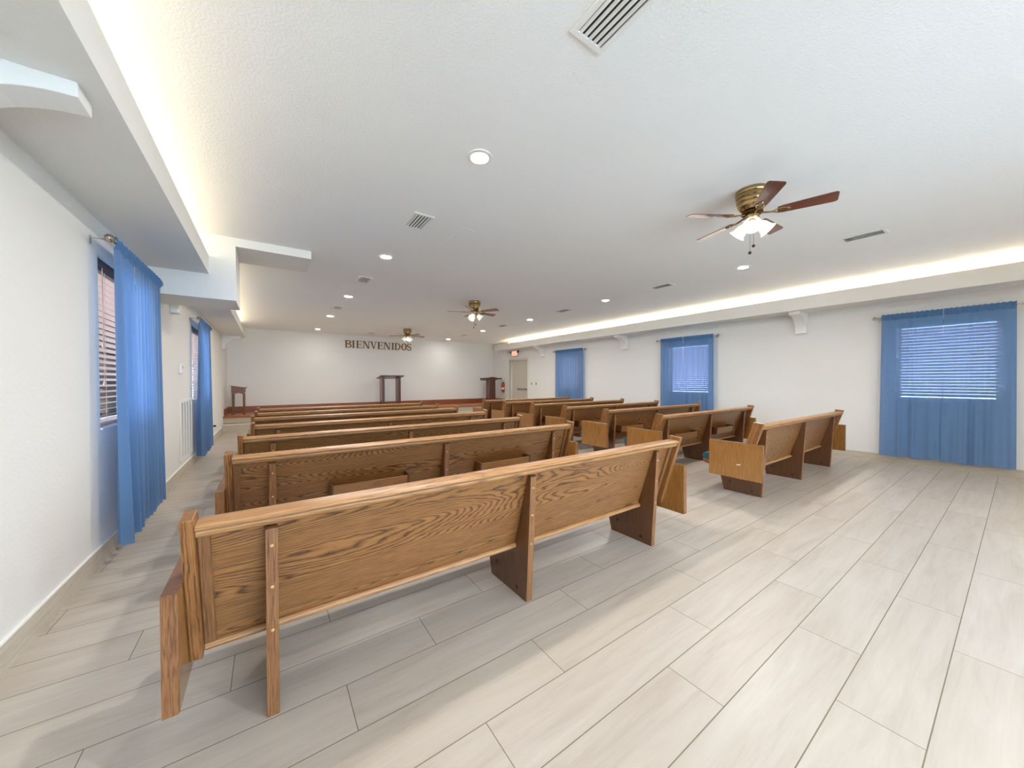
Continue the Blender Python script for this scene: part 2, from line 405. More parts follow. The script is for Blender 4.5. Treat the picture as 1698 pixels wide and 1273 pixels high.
box(bm, XR+.02, XR+.16, DOOR[0], DOOR[1], DOOR[3]-.03, DOOR[3])
struct(obj('trim_9', bm, FRAMEP, None, .003))

# ------------------------------------------------------------------ windows
wi = 0
def window(side, y0, y1, z0, z1):
    global wi; wi += 1
    s = 1 if side == 'R' else -1; xw = XR if side == 'R' else XL
    a, b = sorted((xw+s*.10, xw+s*.145)); t = .045; bm = bmn()
    box(bm, a, b, y0, y0+t, z0, z1); box(bm, a, b, y1-t, y1, z0, z1)
    box(bm, a, b, y0+t, y1-t, z0, z0+t); box(bm, a, b, y0+t, y1-t, z1-t, z1)
    o = struct(obj('window_%d' % wi, bm, VINYL, None, .003))
    obox('pane', PANE, xw+s*.12-.002, xw+s*.12+.002, y0+t, y1-t, z0+t, z1-t, o)
    lo, hi = sorted((xw-s*.012, xw+s*.10))
    obox('sill', CAULK, lo, hi, y0-.0, y1+.0, z0-.0, z0+.012, o)
    return o
for w in LW: window('L', *w)
for w in RW: window('R', *w)
for x0, x1 in FILLW:
    wi += 1; bm = bmn(); t = .05; y0, y1 = YB-.13, YB-.08
    box(bm, x0, x0+t, y0, y1, .25, 2.2); box(bm, x1-t, x1, y0, y1, .25, 2.2); box(bm, x0+t, x1-t, y0, y1, .25, .25+t); box(bm, x0+t, x1-t, y0, y1, 2.2-t, 2.2)
    o = struct(obj('window_%d' % wi, bm, VINYL)); obox('pane', PANE, x0+t, x1-t, YB-.107, YB-.103, .30, 2.15, o)  # the added fill window, out of view

BL = {'L0': 'wooden venetian blind behind the near curtain on the left wall', 'L1': 'wooden venetian blind behind the far curtain on the left wall',
      'R0': 'venetian blind seen through the large nearest curtain on the right wall', 'R1': 'venetian blind seen through the middle curtain on the right wall',
      'R2': 'venetian blind seen through the farthest curtain, beside the door'}
def blind(side, i, y0, y1, z0, z1):
    s = 1 if side == 'R' else -1; xw = XR if side == 'R' else XL; xc = xw+s*.045
    t = thing('venetian_blind', BL[side+str(i)], 'window blind', (xc, (y0+y1)/2, z1), 0, 'wooden blinds in the windows')
    h = (y1-y0)/2-.018; H = z1-z0
    obox('valance', VALANCE, -.035, .03, -h, h, -.085, -.002, t, .004)
    bm = bmn(); z = -.115; ang = math.radians(47 if side == 'R' else 17)*s
    while z > -H+.06:
        c, sn = math.cos(ang), math.sin(ang); w = .024; q = .0015
        P = [(-w*c-q*sn*-1, z+w*sn), (w*c, z-w*sn), (w*c, z-w*sn+2*q), (-w*c, z+w*sn+2*q)]
        prism(bm, P, -h, h, 'y'); z -= .0435
    obj('slats', bm, SLAT, t)
    obox('bottom_rail', SLAT, -.025, .025, -h, h, -H+.022, -H+.042, t, .004)
    for yy in (-h*.62, h*.62):
        bm = bmn(); tube(bm, [(-s*.028, yy, -.08), (-s*.028, yy, -H+.03)], .0014, 5); obj('ladder_cord', bm, SLAT, t)
    bm = bmn(); yc = -h+.10 if side == 'L' else h-.1
    tube(bm, [(-s*.034, yc, -.06), (-s*.036, yc, -H*.5)], .0022, 6); lathe(bm, [(.003, .03), (.009, .0), (.006, -.01)], (-s*.036, yc, -H*.5-.02), 8)
    lathe(bm, [(.003, .03), (.009, .0), (.006, -.01)], (-s*.036, yc+.01, -H*.74), 8); tube(bm, [(-s*.034, yc+.01, -.06), (-s*.036, yc+.01, -H*.72)], .0018, 6)
    obj('pull_cord', bm, SLAT, t)
for i, w in enumerate(LW): blind('L', i, *w)
for i, w in enumerate(RW): blind('R', i, *w)

# ------------------------------------------------------------------ curtains and rods
def rod(side, y0, y1, label, z=2.195):
    s = 1 if side == 'R' else -1; xw = XR if side == 'R' else XL; x = xw-s*.105
    t = thing('curtain_rod', label, 'curtain rod', (x, (y0+y1)/2, z), 0, 'nickel curtain rods')
    h = (y1-y0)/2
    bm = bmn(); tube(bm, [(0, -h, 0), (0, h, 0)], .008, 12); obj('rod', bm, NICKEL, t, smooth=True)
    for e in (-1, 1):
        bm = bmn(); m = Matrix.Rotation(-e*PI/2, 4, 'X')
        lathe(bm, [(.006, 0), (.011, .004), (.011, .010), (.006, .014), (.014, .02), (.021, .03), (.023, .040), (.020, .050), (.011, .058), (.004, .061)], (0, e*h, 0), 14, m)
        for k in range(9):    # raised ribs of the cage finial
            a = 2*PI*k/9; pts = []
            for q in range(7):
                u = q/6; rr = .024*math.sin(PI*(.12+.8*u))+.002; aa = a+u*.9
                pts.append((rr*math.cos(aa), e*(h+.018+.042*u), rr*math.sin(aa)))
            tube(bm, pts, .0022, 5)
        obj('finial', bm, NICKEL, t, smooth=True)
        bm = bmn(); yb = e*(h-.03); box(bm, s*.10, s*.105, yb-.011, yb+.011, -.035, .02) if s > 0 else box(bm, -.105, -.10, yb-.011, yb+.011, -.035, .02)
        tube(bm, [(s*.10, yb, .006), (s*.05, yb, .004), (0, yb, -.009)], .0035, 6); obj('wall_bracket', bm, NICKEL, t)
    return t
def curtain(side, y0, y1, label, z0=.125, z1=2.235, folds=7, amp=.014, group=None, seed=1):
    """one rod-pocket panel: gathered sheet hanging from the rod"""
    rnd = random.Random(seed); s = 1 if side == 'R' else -1; xw = XR if side == 'R' else XL; xr = xw-s*.105
    t = thing('curtain', label, 'curtain', (xr, (y0+y1)/2, z0), 0, group)
    ph = [rnd.uniform(0, 6.28) for _ in range(6)]; W = y1-y0
    def sheet(za, zb, off, nz, hem=False, extra=0.0):
        bm = bmn(); ny = 150; rows = []
        for j in range(nz+1):
            z = za+(zb-za)*j/nz; f = max(0, (2.2-z)/2.1); row = []
            for i in range(ny+1):
                u = i/ny
                y = y0+W*u + (u-.5)*.03*f
                g = 2*PI*folds*u + .5*math.sin(2*PI*u*1.3+ph[0]) + .25*f*math.sin(3*u+ph[1])
                a = amp*(.45+1.0*f)*(1+.45*math.sin(2*PI*u*1.7+ph[2]))
                x = a*math.sin(g)+.35*a*math.sin(2*g+ph[3])
                if z > 2.15:                                   # tight gathers round the rod and ruffle above
                    x = .0025*math.sin(2*PI*folds*4.3*u+ph[4])+.006*math.sin(2*PI*folds*2.1*u+ph[5])
                    x += -s*.018*math.exp(-((z-2.195)/.028)**2)
                x += -s*off - s*.012*f*.3
                zz = z
                if j == 0 and not extra: zz = z+.006*math.sin(g*.5+ph[1])+.008*math.sin(2.2*u+ph[2])
                if zb > 2.2 and j == nz: zz = z+.004*math.sin(2*PI*folds*3.1*u+ph[0])
                row.append(bm.verts.new((x, y-(y0+y1)/2, zz-z0)))
            rows.append(row)
        for a, b in zip(rows, rows[1:]):
            for i in range(ny): bm.faces.new((a[i], a[i+1], b[i+1], b[i]))
        return bm
    bm = sheet(z0, 2.15, 0, 26)
    obj('curtain_cloth', bm, CURT, t, smooth=True)
    bm = sheet(2.145, z1, .001, 9, extra=1); obj('rod_pocket', bm, CURTH, t, smooth=True)
    return t
G = 'blue curtain panels of the windows'
specs = [('R', .055, .634, 'right panel of the large nearest blue curtain on the right wall', 4, .012),
         ('R', .640, 1.235, 'left panel of the large nearest blue curtain on the right wall', 4, .012),
         ('R', 3.70, 4.355, 'right panel of the middle blue curtain on the right wall', 6, .010),
         ('R', 4.365, 4.915, 'left panel of the middle blue curtain on the right wall', 6, .010),
         ('R', 7.44, 8.04, 'right panel of the farthest blue curtain, near the grey door', 6, .007),
         ('R', 8.045, 8.66, 'left panel of the farthest blue curtain, near the grey door', 6, .007),
         ('L', 3.50, 3.95, 'deeply folded front panel of the tall near blue curtain on the left wall', 4, .026),
         ('L', 3.955, 4.74, 'rear panel of the tall near blue curtain on the left wall, behind its folded panel', 9, .017),
         ('L', 7.08, 7.62, 'front panel of the far blue curtain on the left wall', 5, .026),
         ('L', 7.63, 8.30, 'rear panel of the far blue curtain on the left wall', 5, .02)]
for k, (sd, a, b, lb, fo, am) in enumerate(specs): curtain(sd, a, b, lb, folds=fo, amp=am, group=G, seed=k+3, z0=.12)
rod('R', .02, 1.275, 'nickel rod with ball finials over the large nearest right wall window')
rod('R', 3.65, 4.965, 'nickel rod with ball finials over the middle right wall window')
rod('R', 7.39, 8.72, 'nickel rod with ball finials over the right wall window next to the door')
rod('L', 3.46, 4.78, 'nickel rod with ball finials over the near left wall window')
rod('L', 7.04, 8.34, 'nickel rod with ball finials over the far left wall window')

# ------------------------------------------------------------------ corbels under the soffits
def corbel(side, y, zt, label):
    s = 1 if side == 'L' else -1; xw = XL if side == 'L' else XR
    pts = [(0, 2.075), (.075*s, 2.075)]
    x0, z0, x1, z1 = .075, 2.13, .382, zt-.055
    for i in range(13):
        a = PI/2*i/12; pts.append((s*(x1-(x1-x0)*math.cos(a)), z0+(z1-z0)*math.sin(a)))
    pts += [(s*.382, zt), (0, zt)]
    pts = [(p[0], p[1]-zt) for p in pts]
    bm = bmn(); hw = .065 if side == 'L' else .08; prism(bm, pts, -hw, hw, 'y')
    o = obj('corbel', bm, WHITE, None, .003); o.location = (xw, y, zt)
    tag(o, label, 'corbel', 'curved white corbels under the soffits')
corbel('L', 2.075, 2.365, 'large curved white corbel at the top left corner of the room view')
corbel('L', 5.85, 2.415, 'curved white corbel on the left wall just behind the lowered header')
corbel('L', 11.5, 2.415, 'curved white corbel at the far end of the left soffit, over the slanted desk')
corbel('R', 2.24, 2.43, 'curved white corbel left of the nearest right wall curtain')
corbel('R', 6.0, 2.43, 'curved white corbel between the middle and farthest right wall curtains')
corbel('R', 9.40, 2.43, 'curved white corbel between the exit sign and the farthest right curtain')
corbel('R', 11.78, 2.43, 'curved white corbel at the far end of the right soffit, left of the exit sign')

# ------------------------------------------------------------------ cove lights
def strip(xa, xb, y0, y1, z, label):
    o = obox('led_strip', COVE if xa > 0 else COVEL, xa, xb, y0, y1, z, z+.04); tag(o, label, 'light strip', 'warm cove light strips')
strip(-.92, -.88, YB+.1, 4.7, 2.525, 'warm light strip hidden in the near left soffit trough')
strip(-.92, -.88, 5.6, 11.3, 2.565, 'warm light strip hidden in the far left soffit trough')
strip(7.745, 7.775, YB+.1, 11.2, 2.615, 'warm light strip hidden in the right soffit trough')

# ------------------------------------------------------------------ downlights
def can(x, y, label):
    t = thing('downlight', label, 'ceiling light', (x, y, ZC), 0, 'round recessed ceiling lights')
    bm = bmn(); lathe(bm, [(.058, -.001), (.085, -.001), (.088, -.004), (.086, -.008), (.062, -.012), (.058, -.010)], n=32, cap=False); obj('trim_ring', bm, WHITE, t, smooth=True)
    bm = bmn(); lathe(bm, [(.059, -.0085), (.0001, -.0085)], n=32, cap=False); obj('lens', bm, CAN if 0 < y < 11 else (CAND if y > 0 else CANFILL), t)
o5 = ['nearest', 'second nearest', 'third nearest', 'fourth nearest', 'farthest']
for i, y in enumerate((2.13, 4.47, 6.93, 9.25, 11.75)):
    can(1.205, y, 'round recessed downlight, %s of the left row before the camera' % o5[i])
    can(5.30 if i < 2 else 5.40, y+.04+.03*i, 'round recessed downlight, %s of the right row before the camera' % o5[i])
for y, k in ((-.25, 'just behind'), (-2.6, 'far behind')):  # unseen downlights added behind the camera as fill light
    can(1.205, y, 'added unseen fill downlight in line with the left row, %s the viewer' % k)
    can(5.25, y, 'added unseen fill downlight in line with the right row, %s the viewer' % k)

# ------------------------------------------------------------------ ceiling vents
def vent(x, y, label, hx=.097, hy=.175, f=1):
    t = thing('ceiling_vent', label, 'air vent', (x, y, ZC), 0, 'slatted ceiling vents')
    bm = bmn(); e = .026
    for a in ((-hx, hx, -hy, -hy+e), (-hx, hx, hy-e, hy), (-hx, -hx+e, -hy+e, hy-e), (hx-e, hx, -hy+e, hy-e)): box(bm, *a, -.009, -.0005)
    obj('frame', bm, WHITE, t, .002)
    obox('duct_shade_sheet', DARK, -hx+e, hx-e, -hy+e, hy-e, -.0016, -.0006, t)  # dark sheet on the ceiling in place of shade in a duct
    bm = bmn(); n = 5
    for i in range(n):
        xx = -hx+e+(2*hx-2*e)*(i+.5)/n
        prism(bm, [(xx-f*.008, -.0025), (xx+f*.003, -.011), (xx+f*.005, -.0095), (xx-f*.006, -.0018)], -hy+e, hy-e, 'y')
    obj('louvres', bm, WHITE, t)
for i, y in enumerate((.97, 3.32, 5.68, 8.11)):
    vent(1.20, y, ['white slatted ceiling vent, left row, at the very top edge of the view', 'white slatted ceiling vent, left row, between its two nearest downlights',
                   'white slatted ceiling vent, left row, between its second and third downlights', 'white slatted ceiling vent, left row, between its third and fourth downlights'][i])
vent(2.72, 11.8, 'small looking ceiling vent above the wall lettering')
for i, y in enumerate((.98, 3.35, 5.73, 8.22, 10.65)):
    vent(5.22+.05*i, y, ['ceiling vent right of the nearest fan', 'ceiling vent, right row, between its two nearest downlights', 'ceiling vent, right row, between its second and third downlights',
                   'ceiling vent, right row, between its third and fourth downlights', 'ceiling vent, right row, between its two farthest downlights'][i], f=-1)

# ------------------------------------------------------------------ ceiling fans
def fan(cx, cy, phase, shade0, label):
    t = thing('ceiling_fan', label, 'ceiling fan', (cx, cy, ZC), 0, 'brass ceiling fans with light kits')
    bm = bmn()
    pr = [(.112, -.0005), (.118, -.01), (.118, -.03), (.112, -.038), (.116, -.046), (.116, -.062), (.109, -.070), (.112, -.078), (.111, -.094),
          (.103, -.104), (.104, -.112), (.098, -.135), (.080, -.158), (.062, -.168), (.05, -.17)]
    lathe(bm, pr, n=40); obj('motor_housing', bm, BRASS, t, smooth=True)
    bm = bmn(); lathe(bm, [(.05, -.17), (.074, -.173), (.076, -.186), (.05, -.19)], n=32); obj('flywheel', bm, BRASSD, t, smooth=True)
    bm = bmn(); lathe(bm, [(.05, -.19), (.052, -.2), (.052, -.225), (.044, -.24), (.036, -.25), (.038, -.262), (.03, -.285), (.018, -.296), (.01, -.30), (.004, -.302)], n=28)
    obj('light_kit_hub', bm, BRASS, t, smooth=True)
    R0, R1 = .165, .52
    for k in range(5):
        a = math.radians(phase+72*k); tilt = Matrix.Rotation(a, 4, 'Z') @ Matrix.Translation((0, 0, -.20)) @ Matrix.Rotation(math.radians(-13), 4, 'X')
        bm = bmn(); top = []; pts = []
        L = [(R0, .036), (R0+.03, .044), (R1-.03, .058), (R1-.010, .055), (R1, .044)]
        out = [(x, w) for x, w in L]+[(x, -w) for x, w in L[::-1]]
        prism(bm, out, -.0028, .0028, 'z')
        b = obj('fan_blade', bm, BLADE, t, .0015); b.matrix_local = tilt
        bm = bmn()
        tube(bm, [(.062, 0, .008), (.10, 0, .0), (.14, 0, -.006)], .0075, 8)
        for sg in (-1, 1): tube(bm, [(.13, 0, -.006), (.155, sg*.020, -.006), (.19, sg*.024, -.006), (.225, sg*.012, -.006), (.24, 0, -.006)], .0042, 6)
        tube(bm, [(.14, 0, -.006), (.23, 0, -.006)], .003, 6)
        for xx, yy in ((.185, .023), (.185, -.023), (.238, 0)): lathe(bm, [(.007, -.011), (.009, -.006), (.009, -.003)], (xx, yy, 0), 8)
        q = obj('blade_iron', bm, BRASS, t, smooth=True); q.matrix_local = tilt
    for k in range(3):
        a = math.radians(shade0+120*k)
        m = Matrix.Rotation(a, 4, 'Z') @ Matrix.Translation((.048, 0, -.256)) @ Matrix.Rotation(math.radians(-49), 4, 'Y') @ Matrix.Scale(.93, 4) @ Matrix.Rotation(PI, 4, 'X')
        bm = bmn(); lathe(bm, [(.016, -.03), (.022, -.012), (.024, .006), (.021, .014)], n=20, mtx=m); obj('lamp_holder', bm, BRASS, t, smooth=True)
        bm = bmn()
        prof = [(.020, .004), (.034, .014), (.045, .035), (.050, .06), (.053, .08), (.062, .098), (.072, .108), (.0715, .110), (.061, .100), (.051, .082), (.048, .06), (.043, .036), (.032, .016), (.019, .007)]
        lathe(bm, prof, n=32, mtx=m, cap=False); s = obj('lamp_shade', bm, SHADE, t, smooth=True)
        bm = bmn(); lathe(bm, [(.001, .02), (.016, .03), (.024, .05), (.022, .068), (.012, .08), (.001, .084)], n=16, mtx=m, cap=False); obj('bulb', bm, BULB, s, smooth=True)
    for dx, dy, zb in ((.014, -.006, -.435), (-.012, .01, -.492)):
        bm = bmn(); tube(bm, [(dx, dy, -.285), (dx, dy, zb)], .0011, 5); c = obj('pull_chain', bm, BRASSD, t)
        bm = bmn(); lathe(bm, [(.002, .006), (.008, .001), (.0125, -.005), (.0125, -.011), (.008, -.017), (.002, -.02)], (dx, dy, zb), 14); obj('chain_pendant', bm, BRASSD, c, smooth=True)
BULB = emission('lamp_bulb', (1, .9, .75), BULB_E)
fan(3.24, 1.262, 1, 201, 'large near brass ceiling fan with mahogany blades and three lit shades')
fan(3.30, 6.05, 10, 215, 'middle brass ceiling fan, over the rows of pews, seen smaller than the nearest')
fan(3.38, 10.3, 2, 258, 'farthest brass ceiling fan, right above the wall lettering')

# ================================================================== pews
def pew(x0, y0, L, label, racks=(), grp='oak church pews'):
    t = thing('church_pew', label, 'pew', (x0, y0, 0), 0, grp)
    # backrest panel
    bx0, bx1 = .078, L-.078
    k = (.117+.016)/(.716-.283)
    yb = lambda z: -.016+(.716-z)*k
    bm = bmn(); prism(bm, [(yb(.275), .275), (yb(.275)+.022, .285), (yb(.76)+.022, .76), (yb(.76), .76)], bx0, bx1); obj('backrest', bm, OAKX, t)
    bm = bmn()
    prism(bm, [(-.020, .790), (-.05, .791), (-.074, .789), (-.086, .784), (-.090, .777), (-.084, .769), (-.076, .766), (-.077, .757), (-.071, .747), (-.055, .738), (-.02, .730), (.02, .735), (.028, .765), (.018, .783), (0, .789)], bx0, bx1)
    obj('top_rail', bm, OAKR, t, .003)
    bm = bmn(); y_ = yb(.285)
    prism(bm, [(y_-.022, .279), (y_-.016, .270), (y_+.02, .268), (y_+.024, .292), (y_-.010, .298), (y_-.020, .292)], bx0, bx1); obj('bottom_rail', bm, OAKR, t, .003)
    for xx in (bx0, bx1-.034):
        bm = bmn(); prism(bm, [(yb(.296)-.016, .296), (yb(.296), .296), (yb(.738), .738), (yb(.738)-.016, .738)], xx, xx+.034); obj('stile', bm, STILE, t, .004)
    # end posts and arm panels
    for sd in (0, 1):
        a, b = ((.042, .078), (L-.078, L-.042))[sd]
        bm = bmn(); prism(bm, [(-.098, .812), (.068, .262), (.158, .290), (-.004, .821)], a, b); obj('end_post', bm, OAKZ, t, .005)
        a, b = ((0, .042), (L-.042, L))[sd]
        bm = bmn(); prism(bm, [(-.104, .218), (.415, .218), (.415, .594), (-.104, .594)], a, b); arm = obj('arm_panel', bm, OAKA, t, .003)
        bm = bmn(); prism(bm, [(-.107, .219), (-.1035, .219), (-.1035, .593), (-.107, .593)], a+.001, b-.001)
        prism(bm, [(-.106, .5935), (.415, .5935), (.415, .5965), (-.106, .5965)], a+.001, b-.001); obj('edge_band', bm, EDGE, arm)
    # supports
    for cx in (.283, L/2+.012, L-.283):   # three slab supports
        bm = bmn()
        prism(bm, [(0, 0), (.375, 0), (.452, .300), (.115, .275), (-.020, .722), (-.036, .726), (-.044, .718)], cx-.0195, cx+.0195)
        sp = obj('support', bm, OAKP, t, .002)
        bm = bmn(); prism(bm, [(-.0025, .001), (.0005, .001), (-.0425, .716), (-.046, .716)], cx-.019, cx+.019); obj('edge_band', bm, EDGE, sp)
        for z in (.655, .50, .335):
            yy = -.0025-.0608*z
            bm = bmn(); lathe(bm, [(.006, 0), (.0055, .003), (.002, .005)], (cx, yy+.001, z), 10, Matrix.Rotation(PI/2, 4, 'X')); obj('wood_plug', bm, SCREW, sp)
        for yy, zz in ((.09, .045), (.31, .105)):
            bm = bmn()
            for e in (-1, 1): lathe(bm, [(.012, 0), (.012, .0012)], (cx+e*.0197, yy, zz), 12, Matrix.Rotation(e*PI/2, 4, 'Y'))
            obj('bolt_hole_shade_disc', bm, HOLE, sp)  # flat dark discs; their colour stands in for shade in holes
    # seat
    bm = bmn(); prism(bm, [(.145, .279), (.47, .302), (.515, .318), (.524, .345), (.52, .362), (.48, .352), (.145, .308)], bx0+.001, bx1-.001); obj('seat', bm, EDGE, t, .004)
    bm = bmn()
    pts = [(.146, .3095), (.48, .3535), (.515, .363), (.533, .378), (.530, .405), (.508, .425), (.46, .432), (.25, .415), (.14, .40), (.133, .37)]
    prism(bm, pts, bx0+.004, bx1-.004); obj('seat_cushion', bm, TEAL, t, .010, True, 3)
    # book racks on the back
    for a, b in racks:
        bm = bmn(); zb, zt = .415, .512
        ybk, yf = yb(zb), yb(zb)-.125
        prism(bm, [(yf, zb+.012), (yf+.014, zb+.012), (yf+.004, zt), (yf-.010, zt)], a+.014, b-.014)      # front board
        prism(bm, [(yf+.01, zb), (ybk, zb), (ybk, zb+.012), (yf+.01, zb+.012)], a, b)                     # bottom
        r_ = obj('book_rack', bm, OAKK, t, .0015)
        for xx in (a, b-.014):
            bm = bmn(); prism(bm, [(yf-.006, zb-.004), (ybk, zb-.004), (yb(zt+.012), zt+.012), (yf-.020, zt+.010)], xx, xx+.014); obj('rack_end', bm, OAKP, r_, .002)
    return t
od = ['front', 'second', 'third', 'fourth', 'fifth', 'sixth', 'seventh']
LP = [(-.278, 1.585, 2.945), (-.266, 2.80, 2.98), (-.254, 3.705, 2.955), (-.200, 4.65, 2.945), (-.228, 5.585, 2.95), (-.212, 6.40, 2.92), (-.203, 7.33, 2.94)]
RP = [(4.05, 1.577, 2.90), (4.144, 2.747, 2.845), (4.245, 3.716, 2.87), (4.242, 4.64, 2.86), (4.244, 5.563, 2.87), (4.18, 6.472, 2.86), (4.172, 7.351, 2.85)]
LLAB = ['nearest oak church pew of the left block, plain back without book racks',
        'oak pew of the left block, second row, two book racks on its back',
        'oak pew of the left block, third row from the camera', 'oak pew of the left block, fourth row from the camera',
        'oak pew of the left block, fifth row from the camera',
        'oak pew of the left block, sixth row from the camera',
        'oak pew at the front of the left block, closest to the stage']
RLAB = ['nearest oak pew of the right block, white scratch on its arm panel',
        'oak pew of the right block, second row, two book racks in plain view',
        'oak pew of the right block, third row, book rack beyond the next arm',
        'oak pew of the right block, fourth row from the camera', 'oak pew of the right block, fifth row from the camera',
        'oak pew of the right block, sixth row from the camera', 'oak pew at the front of the right block, closest to the stage and podium']
for i, (x, y, L) in enumerate(LP): pew(x, y, L, LLAB[i], [(.62, 1.175), (1.81, 2.375)] if i else (), 'oak pews of the left block')
RT = []
for i, (x, y, L) in enumerate(RP): RT.append(pew(x, y, L, RLAB[i], [(.40, 1.02), (1.56, 2.12)] if i else (), 'oak pews of the right block'))
# the pale scratch on the nearest right arm panel
bm = bmn(); prism(bm, [(.10, .373), (.13, .366), (.135, .358), (.115, .360), (.09, .366)], -.0008, .001); o = obj('scratch', bm, CREAM, RT[0]); o['label'] = 'pale scratch in the veneer'

# ================================================================== stage furniture
t = thing('lectern', 'dark wood lectern of two upright slabs and a sloping top in mid stage', 'lectern', (3.36, 12.05, .36))
for xx, m in ((-.303, MAHOG), (.225, MAHOGX)):
    obox('upright', m if xx < 0 else MAHOG, xx, xx+.078, -.16, .18, 0, 1.02, t, .004)
bm = bmn(); prism(bm, [(-.20, 1.055), (-.20, 1.085), (.30, 1.000), (.30, .97)], -.37, .41); obj('sloping_top', bm, MAHOGX, t, .004)
obox('book_ledge', MAHOGX, -.37, .41, .28, .30, .99, 1.02, t, .003)
obox('foot_rail', MAHOGX, -.33, -.20, -.20, .22, 0, .03, t, .004); obox('foot_rail', MAHOGX, .20, .33, -.20, .22, 0, .03, t, .004)

t = thing('podium', 'reddish mahogany podium with an arched top at the right end of the stage', 'podium', (7.27, 12.02, .36))
obox('column', MAHOG, -.14, .14, -.13, .13, .03, .96, t, .006)
obox('base', MAHOG, -.24, .24, -.19, .19, 0, .035, t, .006)
bm = bmn(); P = [(-.41, .955), (.41, .955), (.41, 1.01), (.30, 1.01)]
for i in range(13):
    u = i/12; P.append((.24-.48*u, 1.012+.034*math.sin(PI*u)))
P += [(-.30, 1.01), (-.41, 1.01)]
prism(bm, P, -.17, -.14, 'y'); obj('arched_front', bm, MAHOG, t, .003)
bm = bmn(); prism(bm, [(-.14, .995), (-.14, 1.015), (.20, .93), (.20, .91)], -.37, .37); obj('reading_board', bm, MAHOGX, t, .003)
obox('side_wing', BLACK, -.41, -.33, -.135, .14, .955, 1.005, t, .004); obox('side_wing', BLACK, .33, .41, -.135, .14, .955, 1.005, t, .004)

t = thing('slant_top_desk', 'small wooden slant top desk on four legs in the left stage corner', 'desk', (-.66, 11.98, .36))
for xx in (-.13, .10):
    for yy in (-.16, .16):
        bm = bmn(); lathe(bm, [(.016, 0), (.020, .02), (.014, .05), (.018, .25), (.021, .52), (.022, .56)], (xx+.015, yy, 0), 12); obj('leg', bm, DESKW, t, smooth=True)
bm = bmn(); prism(bm, [(-.145, .60), (.145, .60), (.145, .715), (-.145, .765)], -.19, .19, 'y'); obj('desk_box', bm, DESKW, t, .003)
bm = bmn(); P = [(-.14, .60), (-.14, .54)]+[(-.10+.2*i/10, .555+.03*math.sin(PI*i/10)) for i in range(11)]+[(.14, .54), (.14, .60)]
prism(bm, P, -.185, -.17, 'y'); obj('scalloped_apron', bm, DESKW, t)
bm = bmn(); prism(bm, [(-.17, .770), (-.17, .782), (.17, .724), (.17, .712)], -.21, .21, 'y'); obj('slanted_lid', bm, DESKW, t, .002)
obox('pencil_lip', DESKW, .155, .17, -.21, .21, .72, .745, t, .002)

# ------------------------------------------------------------------ BIENVENIDOS
def stroke(bm, pts, w, d):
    """flat band of width w along pts in the xz plane, depth d"""
    n = len(pts); closed = (Vector(pts[0])-Vector(pts[-1])).length < 1e-6; A = []; B = []
    for i in range(n):
        if closed: p0, p1 = Vector(pts[(i-1) % (n-1)]), Vector(pts[(i+1) % (n-1)])
        else: p0, p1 = Vector(pts[max(i-1, 0)]), Vector(pts[min(i+1, n-1)])
        q = (p1-p0).normalized(); nn = Vector((-q.y, q.x)); ww = w[i] if isinstance(w, list) else w
        A.append(Vector(pts[i])+nn*ww/2); B.append(Vector(pts[i])-nn*ww/2)
    for i in range(n-1):
        vs = []
        for y in (0, d): vs += [bm.verts.new((p.x, y, p.y)) for p in (A[i], A[i+1], B[i+1], B[i])]
        for f in ((0,1,2,3), (7,6,5,4), (0,4,5,1), (2,6,7,3), (1,5,6,2), (3,7,4,0)): bm.faces.new([vs[k] for k in f])
